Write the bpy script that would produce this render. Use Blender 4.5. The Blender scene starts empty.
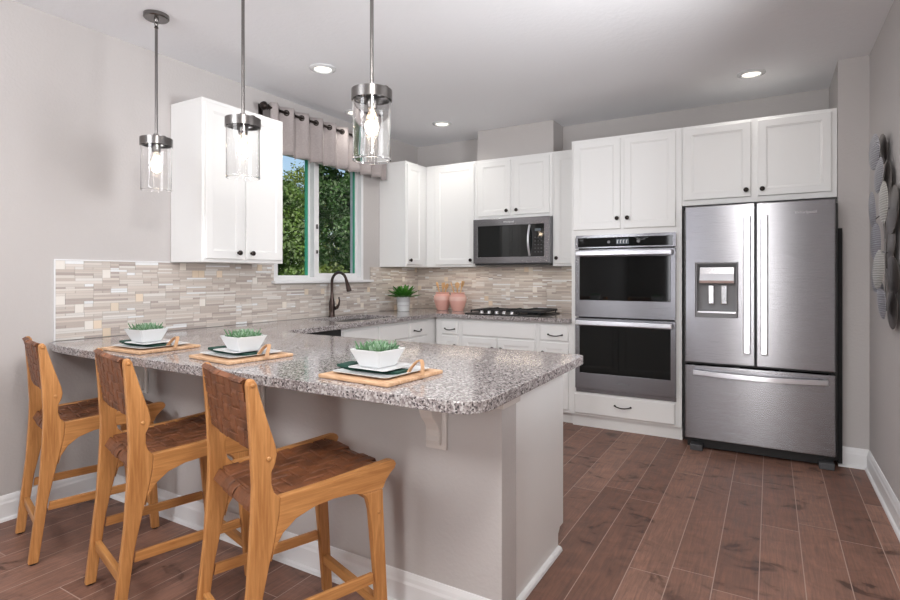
import bpy, bmesh, math, random
from mathutils import Vector, Matrix
random.seed(7)
PI = math.pi
sc = bpy.context.scene
col = sc.collection
H = 2.746

# ---------------------------------------------------------------- camera
cd = bpy.data.cameras.new('camera'); cam = bpy.data.objects.new('camera', cd); col.objects.link(cam)
cam.location = (3.4694, -5.1663, 1.2843)
cam.rotation_euler = (PI/2, 0, 0.5318)
cd.sensor_width = 36.0; cd.sensor_fit = 'HORIZONTAL'
cd.lens = 544.1/900*36; cd.shift_y = -24.53/900
cd.clip_start = 0.05
sc.camera = cam
# ---------------------------------------------------------------- world, sun, exposure
w = bpy.data.worlds.new('world'); sc.world = w; w.use_nodes = True
nt = w.node_tree; nt.nodes.clear()
sky = nt.nodes.new('ShaderNodeTexSky'); sky.sky_type = 'NISHITA'; sky.sun_disc = False
sky.sun_elevation = math.radians(38); sky.sun_rotation = math.radians(120)
sky.air_density = 1.0; sky.dust_density = 4.5; sky.ozone_density = 1.0
bg = nt.nodes.new('ShaderNodeBackground'); bg.inputs['Strength'].default_value = 0.20
wo = nt.nodes.new('ShaderNodeOutputWorld')
nt.links.new(sky.outputs[0], bg.inputs[0]); nt.links.new(bg.outputs[0], wo.inputs[0])
sc.view_settings.view_transform = 'Standard'; sc.view_settings.look = 'None'
sc.view_settings.gamma = 1.0; sc.view_settings.use_curve_mapping = False
sc.view_settings.exposure = 0.0

def light(name, kind, loc, energy, color=(1, 1, 1), rot=(0, 0, 0), **kw):
    l = bpy.data.lights.new(name, kind); l.energy = energy; l.color = color
    for k, v in kw.items(): setattr(l, k, v)
    o = bpy.data.objects.new(name, l); col.objects.link(o); o.location = loc; o.rotation_euler = rot
    return o
light('sun', 'SUN', (6, -6, 9), 1.5, (1, .95, .86), (math.radians(50), 0, math.radians(62)), angle=.01)
# added front fill standing in for unseen windows behind the photographer
light('rear_window_fill', 'AREA', (1.55, -11.8, 1.45), 40, (.93, .95, 1.0), (PI/2, 0, 0), shape='RECTANGLE', size=.90, size_y=2.0)
# added fill lights out of frame; only the disk one is the photographer's flash
def aim(d): return Vector(d).to_track_quat('-Z', 'Y').to_euler()
light('fill_rear', 'AREA', (1.1, -5.7, 2.35), 32, (.95, .97, 1.0), aim((.15, .95, -.02)), shape='RECTANGLE', size=1.1, size_y=.5)
light('fill_right', 'AREA', (3.92, -2.95, 1.80), 25, (.97, .98, 1.0), aim((-.97, .14, .22)), shape='RECTANGLE', size=.6, size_y=.9, spread=math.radians(118))
light('fill_strip', 'AREA', (3.30, -6.6, 1.15), 30, (1, .99, .97), aim((-.55, 1, -.04)), shape='RECTANGLE', size=.28, size_y=1.7)
light('flash', 'AREA', (3.25, -4.75, 2.62), 26, (1, .98, .95), aim((-1.25, 1.25, -1.8)), shape='DISK', size=.35)
# under-cabinet and hood lamps washing the splashback
for lx, ly, lz, rz_, sz, e in ((.66, -.17, 1.368, 0, .5, .55), (1.33, -.22, 1.380, 0, .5, .75), (1.86, -.17, 1.368, 0, .2, .25), (.17, -.42, 1.368, PI/2, .4, .4), (.17, -2.63, 1.368, PI/2, .55, .15)):
    light('under_cabinet_lamp', 'AREA', (lx, ly, lz), e, (1, .86, .70), (0, 0, rz_), shape='RECTANGLE', size=sz, size_y=.04)

# ---------------------------------------------------------------- materials
def mat(name, color=(.8, .8, .8), rough=.5, metal=0, **kw):
    m = bpy.data.materials.new(name); m.use_nodes = True
    b = m.node_tree.nodes['Principled BSDF']
    b.inputs['Base Color'].default_value = (*color, 1); b.inputs['Roughness'].default_value = rough
    b.inputs['Metallic'].default_value = metal
    for k, v in kw.items(): b.inputs[k].default_value = v
    return m
class N:
    def __init__(s, m): s.m = m; s.t = m.node_tree; s.b = s.t.nodes['Principled BSDF']
    def n(s, typ, **kw):
        x = s.t.nodes.new(typ)
        for k, v in kw.items():
            if k in x.inputs: x.inputs[k].default_value = v
            else: setattr(x, k, v)
        return x
    def l(s, a, b): s.t.links.new(a, b)
    def coord(s, scale=(1, 1, 1), rot=(0, 0, 0), loc=(0, 0, 0), out='Object'):
        c = s.n('ShaderNodeTexCoord'); mp = s.n('ShaderNodeMapping')
        mp.inputs['Scale'].default_value = scale; mp.inputs['Rotation'].default_value = rot; mp.inputs['Location'].default_value = loc
        s.l(c.outputs[out], mp.inputs[0]); return mp.outputs[0]
    def world(s, scale=(1, 1, 1)):
        c = s.n('ShaderNodeNewGeometry'); mp = s.n('ShaderNodeMapping'); mp.inputs['Scale'].default_value = scale
        s.l(c.outputs['Position'], mp.inputs[0]); return mp.outputs[0]
    def ramp(s, fac, stops, interp='LINEAR'):
        r = s.n('ShaderNodeValToRGB'); r.color_ramp.interpolation = interp
        e = r.color_ramp.elements
        while len(e) > 1: e.remove(e[-1])
        for i, (p, c) in enumerate(stops):
            q = e[0] if i == 0 else e.new(p)
            q.position = p; q.color = (*c, 1) if len(c) == 3 else c
        s.l(fac, r.inputs[0]); return r.outputs[0]
    def mix(s, fac, a, b, typ='MIX'):
        x = s.n('ShaderNodeMix'); x.data_type = 'RGBA'; x.blend_type = typ
        for sock, v in ((x.inputs[0], fac), (x.inputs[6], a), (x.inputs[7], b)):
            if hasattr(v, 'is_linked'): s.l(v, sock)
            elif isinstance(v, tuple): sock.default_value = (*v, 1)
            else: sock.default_value = v
        return x.outputs[2]
    def bump(s, h, strength=.2, dist=.01):
        b = s.n('ShaderNodeBump'); b.inputs['Strength'].default_value = strength; b.inputs['Distance'].default_value = dist
        s.l(h, b.inputs['Height']); s.l(b.outputs[0], s.b.inputs['Normal'])

def paint(name, color, rough, scale, strength, dist=.004):
    m = mat(name, color, rough); n = N(m)
    t = n.n('ShaderNodeTexNoise', Scale=scale, Detail=3.0); n.l(n.coord(), t.inputs['Vector'])
    n.bump(n.ramp(t.outputs[0], [(.4, (0, 0, 0)), (.62, (1, 1, 1))]), strength, dist); return m
M = {}
M['wall'] = paint('wall_paint', (.525, .497, .487), .75, 60, .12)
M['ceiling'] = paint('ceiling_paint', (.86, .865, .89), .9, 34, .12, .004)
M['trim'] = mat('white_trim', (.80, .80, .81), .35)
M['cab'] = mat('white_cabinet', (.84, .838, .83), .32)
M['bronze'] = mat('dark_bronze', (.035, .027, .024), .38, .85)
M['faucet'] = mat('oil_bronze', (.065, .045, .040), .30, .8)
M['nickel'] = mat('brushed_nickel', (.20, .19, .185), .26, 1)
M['chrome'] = mat('chrome', (.75, .75, .77), .12, 1)
M['black'] = mat('black_plastic', (.012, .012, .013), .35)
M['blackglass'] = mat('black_glass', (.006, .007, .007), .04, 0)
M['blackglass'].node_tree.nodes['Principled BSDF'].inputs['IOR'].default_value = 1.5
M['gapshade'] = mat('gap_shade', (.006, .006, .007), .8)  # black standing for the deep shade beside the fridge
M['key'] = mat('grey_key_print', (.07, .07, .075), .5)
M['iron'] = mat('cast_iron', (.020, .020, .022), .55)
M['grey'] = mat('grey_plastic', (.22, .22, .23), .45)
M['ceramic'] = mat('white_ceramic', (.68, .69, .70), .18)
M['ceramic_line'] = mat('grey_stripe_glaze', (.50, .50, .52), .4)
M['pink'] = mat('pink_ceramic', (.74, .41, .35), .35)
M['pinklight'] = mat('pale_pink_ceramic', (.80, .52, .46), .35)
M['napkin'] = mat('green_linen', (.012, .055, .040), .85)
M['soil'] = mat('soil', (.05, .035, .025), .95)
M['beige'] = mat('corbel_paint', (.66, .62, .59), .5)
M['sinksteel'] = mat('sink_steel', (.35, .34, .33), .35, .9)

def steel(name, base, rough):
    m = mat(name, base, rough, 1); n = N(m)
    t = n.n('ShaderNodeTexNoise', Scale=6.0, Detail=6.0); n.l(n.coord((1.5, 1.5, 420)), t.inputs['Vector'])
    r = n.ramp(t.outputs[0], [(.3, (rough-.006,)*3), (.7, (rough+.006,)*3)]); n.l(r, n.b.inputs['Roughness'])
    n.b.inputs['Anisotropic'].default_value = .85
    cz = n.n('ShaderNodeCombineXYZ'); cz.inputs[2].default_value = 1.0; n.l(cz.outputs[0], n.b.inputs['Tangent'])
    return m
M['steel'] = steel('stainless_steel', (.29, .287, .305), .27)
M['steel_handle'] = steel('polished_steel', (.80, .80, .84), .30)

def wood(name, c1, c2, scale, rough=.42):
    m = mat(name, c1, rough); n = N(m)
    t = n.n('ShaderNodeTexNoise', Scale=1.0, Detail=5.0, Roughness=.6, Distortion=.6); n.l(n.coord(scale), t.inputs['Vector'])
    c = n.ramp(t.outputs[0], [(.3, c2), (.5, tuple((a+b)/2 for a, b in zip(c1, c2))), (.68, c1)]); n.l(c, n.b.inputs['Base Color'])
    n.bump(t.outputs[0], .08, .003); return m
M['teak'] = wood('teak_upright', (.62, .30, .105), (.40, .165, .048), (90, 90, 6))
M['teak_rail'] = wood('teak_rail', (.62, .30, .105), (.40, .165, .048), (90, 6, 90))
M['teak_cross'] = wood('teak_cross', (.56, .27, .09), (.36, .15, .045), (4, 45, 45))
M['board'] = wood('acacia_board', (.70, .47, .30), (.46, .25, .13), (8, 60, 60), .5)
M['utensil'] = wood('light_wood', (.78, .52, .27), (.62, .36, .16), (60, 60, 8), .5)
M['strapleather'] = mat('tan_leather', (.52, .30, .16), .55)

m = M['leather'] = mat('brown_leather', (.19, .066, .028), .50); n = N(m)
t = n.n('ShaderNodeTexNoise', Scale=14.0, Detail=4.0); n.l(n.coord(), t.inputs['Vector'])
n.l(n.ramp(t.outputs[0], [(.3, (.095, .033, .013)), (.7, (.225, .080, .031))]), n.b.inputs['Base Color'])
t2 = n.n('ShaderNodeTexNoise', Scale=160.0, Detail=2.0); n.l(n.coord(), t2.inputs['Vector']); n.bump(t2.outputs[0], .15, .002)

# granite
m = M['granite'] = mat('speckled_granite', (.6, .57, .55), .10); n = N(m)
g = n.world()
v1 = n.n('ShaderNodeTexVoronoi', Scale=215.0); n.l(g, v1.inputs['Vector'])
v2 = n.n('ShaderNodeTexVoronoi', Scale=135.0); n.l(g, v2.inputs['Vector'])
ns = n.n('ShaderNodeTexNoise', Scale=26.0, Detail=3.0); n.l(g, ns.inputs['Vector'])
sep = n.n('ShaderNodeSeparateColor'); n.l(v1.outputs['Color'], sep.inputs[0])
sep2 = n.n('ShaderNodeSeparateColor'); n.l(v2.outputs['Color'], sep2.inputs[0])
c1 = n.ramp(sep.outputs[0], [(0, (0.039, 0.035, 0.039)), (.13, (0.154, 0.132, 0.132)), (.32, (0.297, 0.259, 0.259)), (.54, (0.385, 0.352, 0.350)), (.82, (0.572, 0.544, 0.539))], 'CONSTANT')
c2 = n.ramp(sep2.outputs[1], [(0, (0.066, 0.061, 0.064)), (.12, (0.231, 0.198, 0.198)), (.38, (0.330, 0.297, 0.292)), (.72, (0.517, 0.495, 0.490))], 'CONSTANT')
f = n.ramp(ns.outputs[0], [(.42, (0, 0, 0)), (.58, (1, 1, 1))])
n.l(n.mix(f, c1, c2), n.b.inputs['Base Color'])

# hand scraped plank floor
m = M['floor'] = mat('plank_floor', (.1, .05, .03), .3); n = N(m)
c = n.n('ShaderNodeNewGeometry'); sp = n.n('ShaderNodeSeparateXYZ'); n.l(c.outputs['Position'], sp.inputs[0])
ax = n.n('ShaderNodeMath', operation='SUBTRACT'); n.l(sp.outputs[0], ax.inputs[0]); ax.inputs[1].default_value = 3.098-.1655*30
cb = n.n('ShaderNodeCombineXYZ'); n.l(sp.outputs[1], cb.inputs[0]); n.l(ax.outputs[0], cb.inputs[1])
br = n.n('ShaderNodeTexBrick', offset=.43, offset_frequency=2, squash=1.35, squash_frequency=3)
n.l(cb.outputs[0], br.inputs['Vector'])
for k, v in (('Scale', 1.0), ('Brick Width', 1.35), ('Row Height', .1655), ('Mortar Size', .0021), ('Mortar Smooth', .2), ('Bias', 0.0)): br.inputs[k].default_value = v
br.inputs['Color1'].default_value = (0, 0, 0, 1); br.inputs['Color2'].default_value = (1, 1, 1, 1); br.inputs['Mortar'].default_value = (.5, .5, .5, 1)
mp = n.n('ShaderNodeMapping'); mp.inputs['Scale'].default_value = (22, 1.6, 1); n.l(c.outputs['Position'], mp.inputs[0])
gr = n.n('ShaderNodeTexNoise', Scale=3.0, Detail=7.0, Roughness=.65, Distortion=1.2); n.l(mp.outputs[0], gr.inputs['Vector'])
mp2 = n.n('ShaderNodeMapping'); mp2.inputs['Scale'].default_value = (3.2, 4.5, 1); n.l(c.outputs['Position'], mp2.inputs[0])
bl = n.n('ShaderNodeTexNoise', Scale=1.6, Detail=4.0, Distortion=1.5); n.l(mp2.outputs[0], bl.inputs['Vector'])
base = n.ramp(br.outputs['Color'], [(0, (.165, .084, .061)), (.5, (.230, .124, .091)), (1, (.295, .168, .126))])
grc = n.ramp(gr.outputs[0], [(.3, (.62, .60, .60)), (.7, (1.25, 1.22, 1.2))])
blc = n.ramp(bl.outputs[0], [(.30, (.42, .38, .36)), (.385, (.9, .9, .9)), (.65, (1.15, 1.12, 1.1))])
cc = n.mix(1.0, n.mix(1.0, base, grc, 'MULTIPLY'), blc, 'MULTIPLY')
n.l(n.mix(br.outputs['Fac'], cc, (.42, .30, .25)), n.b.inputs['Base Color'])
hh = n.n('ShaderNodeMath', operation='MULTIPLY_ADD'); n.l(gr.outputs[0], hh.inputs[0]); hh.inputs[1].default_value = .25; n.l(bl.outputs[0], hh.inputs[2])
h2 = n.n('ShaderNodeMath', operation='SUBTRACT'); n.l(hh.outputs[0], h2.inputs[0]); n.l(br.outputs['Fac'], h2.inputs[1])
n.bump(h2.outputs[0], .35, .01)
n.l(n.ramp(gr.outputs[0], [(.3, (.42,)*3), (.7, (.58,)*3)]), n.b.inputs['Roughness'])

# mosaic tile (tile colour kept per face)
m = M['tile'] = mat('mosaic_tile', (.6, .55, .5), .22); n = N(m)
a = n.n('ShaderNodeAttribute', attribute_name='tile'); n.l(a.outputs['Color'], n.b.inputs['Base Color'])
M['grout'] = mat('grout', (.50, .46, .42), .9)

m = M['linen'] = mat('taupe_linen', (.47, .42, .41), .9); n = N(m)
t = n.n('ShaderNodeTexNoise', Scale=1.0, Detail=4.0); n.l(n.coord((30, 90, 400)), t.inputs['Vector'])
n.l(n.ramp(t.outputs[0], [(.3, (.34, .30, .295)), (.7, (.47, .42, .41))]), n.b.inputs['Base Color'])

def glassmat(name, tint=(1, 1, 1), rough=0.0, ior=1.45):
    m = mat(name, tint, rough); b = m.node_tree.nodes['Principled BSDF']
    b.inputs['Transmission Weight'].default_value = 1; b.inputs['IOR'].default_value = ior; return m
M['glass'] = glassmat('clear_glass', (1, 1, 1))
M['pane'] = glassmat('window_glass', (.97, 1, .985), ior=1.1)
M['greenglint'] = mat('green_reflection', (.03, .30, .19), .3)  # green painted in for the reflection at each pane edge
def emis(name, color, s):
    m = mat(name, (0, 0, 0), .5); b = m.node_tree.nodes['Principled BSDF']
    b.inputs['Emission Color'].default_value = (*color, 1); b.inputs['Emission Strength'].default_value = s; return m
M['lens'] = emis('lit_lens', (1, .92, .80), 2.2)
M['filament'] = emis('filament', (1, .70, .40), 12.0)
M['bulbglow'] = emis('glowing_bulb_core', (1, .80, .58), 3.0)
M['display'] = emis('oven_display', (.30, .36, .42), .25)

def leafmat(name, a_, b_, rough=.5):
    m = mat(name, a_, rough); n = N(m)
    t = n.n('ShaderNodeTexNoise', Scale=2.2, Detail=5.0); n.l(n.coord(), t.inputs['Vector'])
    n.l(n.ramp(t.outputs[0], [(.35, b_), (.65, a_)]), n.b.inputs['Base Color']); return m
M['leaf_bright'] = leafmat('bright_leaf', (.075, .28, .025), (.03, .13, .015))
M['succulent'] = leafmat('succulent_leaf', (.20, .36, .17), (.07, .17, .09))
M['succulent_pale'] = leafmat('pale_succulent_leaf', (.42, .55, .40), (.18, .32, .20))
M['tree1'] = leafmat('tree_leaf_mid', (.11, .20, .035), (.03, .07, .015))
M['tree2'] = leafmat('tree_leaf_olive', (.17, .24, .04), (.05, .08, .015))
M['tree3'] = leafmat('tree_leaf_dark', (.05, .13, .03), (.015, .045, .012))
M['bark'] = mat('bark', (.10, .075, .055), .9)
M['grass'] = leafmat('lawn', (.10, .18, .04), (.07, .12, .03), .9)
def disc_mat(name, c1, c2):
    m = mat(name, c1, .38, .75); n = N(m)
    t = n.n('ShaderNodeTexWave', Scale=26.0, Distortion=1.2); t.bands_direction = 'Z'; n.l(n.coord(), t.inputs['Vector'])
    n.l(n.ramp(t.outputs[1], [(.3, c2), (.6, c1)]), n.b.inputs['Base Color']); n.bump(t.outputs[1], .5, .004); return m
M['disc1'] = disc_mat('ribbed_silver', (.42, .42, .46), (.30, .30, .33))
M['disc2'] = disc_mat('ribbed_champagne', (.58, .57, .54), (.40, .39, .36))
M['disc3'] = mat('disc_shadow', (.20, .18, .17), .35, .8)  # dark discs of this stand in for cast shadows on the wall

# ---------------------------------------------------------------- mesh helpers
class MB:
    def __init__(s, T=None): s.bm = bmesh.new(); s.T = T
    def P(s, p): return Vector(s.T(*p)) if s.T else Vector(p)
    def poly_faces(s, vs, fs, mi=0):
        v = [s.bm.verts.new(s.P(p)) for p in vs]
        for f in fs:
            try: q = s.bm.faces.new([v[i] for i in f]); q.material_index = mi
            except ValueError: pass
        return v
    def box(s, x0, x1, y0, y1, z0, z1, mi=0):
        s.poly_faces([(x0,y0,z0),(x1,y0,z0),(x1,y1,z0),(x0,y1,z0),(x0,y0,z1),(x1,y0,z1),(x1,y1,z1),(x0,y1,z1)],
            [(0,3,2,1),(4,5,6,7),(0,1,5,4),(1,2,6,5),(2,3,7,6),(3,0,4,7)], mi); return s
    def prism(s, pts, f, mi=0):
        """pts: 2D outline; f(t, p) -> 3D for t in (0,1)"""
        k = len(pts); vs = [f(0, p) for p in pts]+[f(1, p) for p in pts]
        s.poly_faces(vs, [tuple(range(k))[::-1], tuple(range(k, 2*k))]+[(i, (i+1) % k, (i+1) % k+k, i+k) for i in range(k)], mi); return s
    def lathe(s, prof, M4=None, seg=24, mi=0, cap=True):
        M4 = M4 or Matrix(); vs = []; fs = []
        for r, z in prof:
            for i in range(seg):
                a = 2*PI*i/seg; vs.append(tuple(M4 @ Vector((r*math.cos(a), r*math.sin(a), z))))
        for j in range(len(prof)-1):
            for i in range(seg):
                i2 = (i+1) % seg; fs.append((j*seg+i, j*seg+i2, (j+1)*seg+i2, (j+1)*seg+i))
        if cap:
            if prof[0][0] > 1e-5: fs.append(tuple(range(seg))[::-1])
            if prof[-1][0] > 1e-5: fs.append(tuple(range((len(prof)-1)*seg, len(prof)*seg)))
        s.poly_faces(vs, fs, mi); return s
    def tube(s, pts, r, seg=10, mi=0):
        pts = [Vector(p) for p in pts]; rs = r if isinstance(r, (list, tuple)) else [r]*len(pts)
        vs = []; fs = []; up = None
        for i, p in enumerate(pts):
            d = (pts[min(i+1, len(pts)-1)]-pts[max(i-1, 0)]).normalized()
            if up is None:
                up = Vector((0, 0, 1)) if abs(d.z) < .9 else Vector((1, 0, 0))
            a = (up-d*up.dot(d)).normalized(); b = d.cross(a); up = a
            for k in range(seg):
                t = 2*PI*k/seg; vs.append(tuple(p+(a*math.cos(t)+b*math.sin(t))*rs[i]))
        for i in range(len(pts)-1):
            for k in range(seg):
                k2 = (k+1) % seg; fs.append((i*seg+k, i*seg+k2, (i+1)*seg+k2, (i+1)*seg+k))
        fs.append(tuple(range(seg))[::-1]); fs.append(tuple(range((len(pts)-1)*seg, len(pts)*seg)))
        s.poly_faces(vs, fs, mi); return s
    def rings(s, x0, x1, z0, z1, prof, mi=0):
        """nested rectangles (inset, depth y) joined, last one filled"""
        vs = []; fs = []
        for ins, d in prof:
            vs += [(x0+ins, d, z0+ins), (x1-ins, d, z0+ins), (x1-ins, d, z1-ins), (x0+ins, d, z1-ins)]
        for j in range(len(prof)-1):
            for i in range(4):
                i2 = (i+1) % 4; fs.append((j*4+i, j*4+i2, j*4+4+i2, j*4+4+i))
        k = 4*(len(prof)-1); fs.append((k, k+1, k+2, k+3)); fs.append((3, 2, 1, 0))
        s.poly_faces(vs, fs, mi); return s
    def holed(s, x0, x1, z0, z1, hx0, hx1, hz0, hz1, yf, yb, depth=None, mi=0):
        """slab between yf (front) and yb with a rectangular hole, through or a recess of given depth"""
        X = [x0, hx0, hx1, x1]; Z = [z0, hz0, hz1, z1]; vs = []; fs = []
        for y in (yf, yb):
            for z in Z:
                for x in X: vs.append((x, y, z))
        I = lambda k, i, j: k*16+j*4+i
        for k in (0, 1):
            for j in range(3):
                for i in range(3):
                    if i == 1 and j == 1 and (k == 0 or depth is None): continue
                    q = (I(k,i,j), I(k,i+1,j), I(k,i+1,j+1), I(k,i,j+1)); fs.append(q if k == 0 else q[::-1])
        for i in range(3):
            for j, rev in ((0, 1), (3, 0)):
                q = (I(0,i,j), I(0,i+1,j), I(1,i+1,j), I(1,i,j)); fs.append(q[::-1] if rev else q)
            for a_, rev in ((0, 0), (3, 1)):
                q = (I(0,a_,i), I(0,a_,i+1), I(1,a_,i+1), I(1,a_,i)); fs.append(q[::-1] if rev else q)
        hole = [I(0,1,1), I(0,2,1), I(0,2,2), I(0,1,2)]
        if depth is None: back = [h+16 for h in hole]
        else:
            back = [32, 33, 34, 35]; yd = yf+(depth if yb > yf else -depth)
            vs += [(hx0, yd, hz0), (hx1, yd, hz0), (hx1, yd, hz1), (hx0, yd, hz1)]; fs.append(tuple(back))
        for i in range(4):
            i2 = (i+1) % 4; fs.append((hole[i], hole[i2], back[i2], back[i]))
        s.poly_faces(vs, fs, mi); return s

WL = {}
def wloc(o):
    v = Vector((0, 0, 0))
    while o is not None: v += WL.get(o.name, Vector((0, 0, 0))); o = o.parent
    return v
def part(name, mb, m, parent=None, bevel=0, smooth=False, label=None, seg=2, solid=0, local=False, fixn=True):
    bm = mb.bm
    if parent is not None and not local: bmesh.ops.translate(bm, verts=bm.verts, vec=-wloc(parent))
    if fixn: bmesh.ops.recalc_face_normals(bm, faces=bm.faces)
    me = bpy.data.meshes.new(name); bm.to_mesh(me); bm.free()
    for q in (m if isinstance(m, (list, tuple)) else [m]): me.materials.append(q)
    if smooth:
        for p in me.polygons: p.use_smooth = True
        try: me.set_sharp_from_angle(angle=math.radians(42))
        except Exception: pass
    o = bpy.data.objects.new(name, me); col.objects.link(o); WL[o.name] = Vector((0, 0, 0))
    if parent is not None: o.parent = parent
    if solid:
        sm = o.modifiers.new('solid', 'SOLIDIFY'); sm.thickness = solid; sm.offset = 0
    if bevel:
        b = o.modifiers.new('bevel', 'BEVEL'); b.width = bevel; b.segments = seg; b.limit_method = 'ANGLE'; b.angle_limit = math.radians(40)
    if label: o['label'] = label
    return o
def tag(o, label, cat, group=None, kind=None):
    o['label'] = label; o['category'] = cat
    if group: o['group'] = group
    if kind: o['kind'] = kind
    return o
def thing(name, label, cat, loc=(0, 0, 0), rz=0, group=None):
    o = bpy.data.objects.new(name, None); col.objects.link(o); o.empty_display_size = .1
    o.location = loc; o.rotation_euler = (0, 0, rz); WL[o.name] = Vector(loc)
    return tag(o, label, cat, group)
def struct(name, mb, m, parent=None, **kw):
    o = part(name, mb, m, parent, **kw)
    if parent is None: o['kind'] = 'structure'
    return o
def dup(root, loc, rz, label):
    r = root.copy(); col.objects.link(r); r.location = loc; r.rotation_euler = (0, 0, rz); r['label'] = label
    for ch in list(root.children):
        c = ch.copy(); col.objects.link(c); c.parent = r
        for g_ in ch.children:
            d = g_.copy(); col.objects.link(d); d.parent = c
    return r
TB = lambda a, d, z: (a, -d, z)        # furniture on the back wall: width along x, depth towards the room
TL = lambda a, d, z: (d, a, z)         # furniture on the left wall: width along y, depth along +x

# ---------------------------------------------------------------- room shell
struct('floor', MB().box(-.15, 4.3, -12.0, .15, -.1, 0), M['floor'])
struct('ceiling', MB().box(-.15, 4.3, -12.0, .15, H, H+.12), M['ceiling'])
WY0, WY1, WZ0, WZ1 = -2.09, -.965, 1.24, 2.36
struct('wall_left', MB(lambda a, d, z: (d, a, z)).holed(-12.0, .15, 0, H, WY0, WY1, WZ0, WZ1, 0, -.14), M['wall'])
struct('wall_back', MB().box(0, 4.3, 0, .15, 0, H), M['wall'])
struct('wall_right', MB().box(4.037, 4.2, -12.0, -.65, 0, H), M['wall'])
struct('wall_right_return', MB().box(3.866, 4.2, -.649, -.001, 0, H), M['wall'])
struct('wall_rear', MB().box(-.15, 4.3, -12.15, -12.0, 0, H), M['wall'])
struct('wall_back_chase', MB().box(.913, 1.715, -.27, -.001, 2.44, H-.001), M['wall'])
# peninsula knee wall with its end cap
KY, KX = -3.422, 2.655
struct('wall_peninsula', MB().box(.001, KX, KY, KY+.125, 0, .874), M['wall'])
struct('trim_1', MB().box(KX-.04, KX+.012, KY-.012, KY+.14, .815, .845).box(KX-.04, KX+.020, KY-.02, KY+.148, .845, .874), M['beige'], bevel=.003)

def baseboard(name, T, a0, a1):
    pr = [(0, 0), (.016, 0), (.016, .088), (.012, .098), (.010, .112), (.004, .128), (0, .13)]
    mb = MB(); mb.prism(pr, lambda t, p: T(a0 if t == 0 else a1, p[0], p[1]))
    mb.prism([(.016, 0), (.030, 0), (.026, .012), (.016, .018)], lambda t, p: T(a0 if t == 0 else a1, p[0], p[1]))
    return struct(name, mb, M['trim'])
baseboard('baseboard_left', TL, -11.99, KY-.001)
baseboard('baseboard_peninsula', lambda a, d, z: (a, KY-d, z), .03, KX)
baseboard('baseboard_right', lambda a, d, z: (4.037-d, a, z), -11.99, -.67)
baseboard('baseboard_back', lambda a, d, z: (a, -.65-d, z), 3.866, 4.036)

# ---------------------------------------------------------------- window
wr = bpy.data.objects.new('window_1', None); col.objects.link(wr); wr['kind'] = 'structure'; WL['window_1'] = Vector((0, 0, 0))
mid = -1.585
fr = MB(TL)
fr.holed(WY0, WY1, WZ0, WZ1, WY0+.04, WY1-.035, WZ0+.03, WZ1-.03, .004, -.135)
part('window_frame', fr, M['trim'], wr)
part('mullion', MB(TL).box(mid-.028, mid+.028, -.10, -.02, WZ0+.03, WZ1-.03), M['trim'], wr, bevel=.003)
s1 = part('sash', MB(TL).holed(mid+.028, WY1-.035, WZ0+.03, WZ1-.03, mid+.055, WY1-.065, WZ0+.065, WZ1-.06, -.045, -.085), M['trim'], wr)
s2 = part('sash', MB(TL).holed(WY0+.04, mid-.028, WZ0+.03, WZ1-.03, WY0+.06, mid-.045, WZ0+.045, WZ1-.05, -.075, -.115), M['trim'], wr)
part('pane', MB(TL).box(mid+.055, WY1-.065, -.067, -.063, WZ0+.065, WZ1-.06), M['pane'], s1)
part('pane', MB(TL).box(WY0+.06, mid-.045, -.097, -.093, WZ0+.045, WZ1-.05), M['pane'], s2)
part('reflection_strip', MB(TL).box(WY1-.085, WY1-.065, -.060, -.050, WZ0+.065, WZ1-.06), M['greenglint'], s1, label='green strip painted as a reflection in the glass')  # both strips are added to carry the green reflection
part('reflection_strip', MB(TL).box(mid-.075, mid-.045, -.090, -.080, WZ0+.045, WZ1-.05), M['greenglint'], s2, label='green strip painted as a reflection in the glass')
part('window_sill', MB(TL).box(WY0-.03, -.86, .004, .055, WZ0-.022, WZ0+.002), M['trim'], wr, bevel=.005)
part('sash_lock', MB(TL).box(mid-.006, mid+.008, -.02, -.008, 1.70, 1.74).box(mid-.006, mid+.008, -.02, -.008, 1.48, 1.51), M['nickel'], wr)

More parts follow.
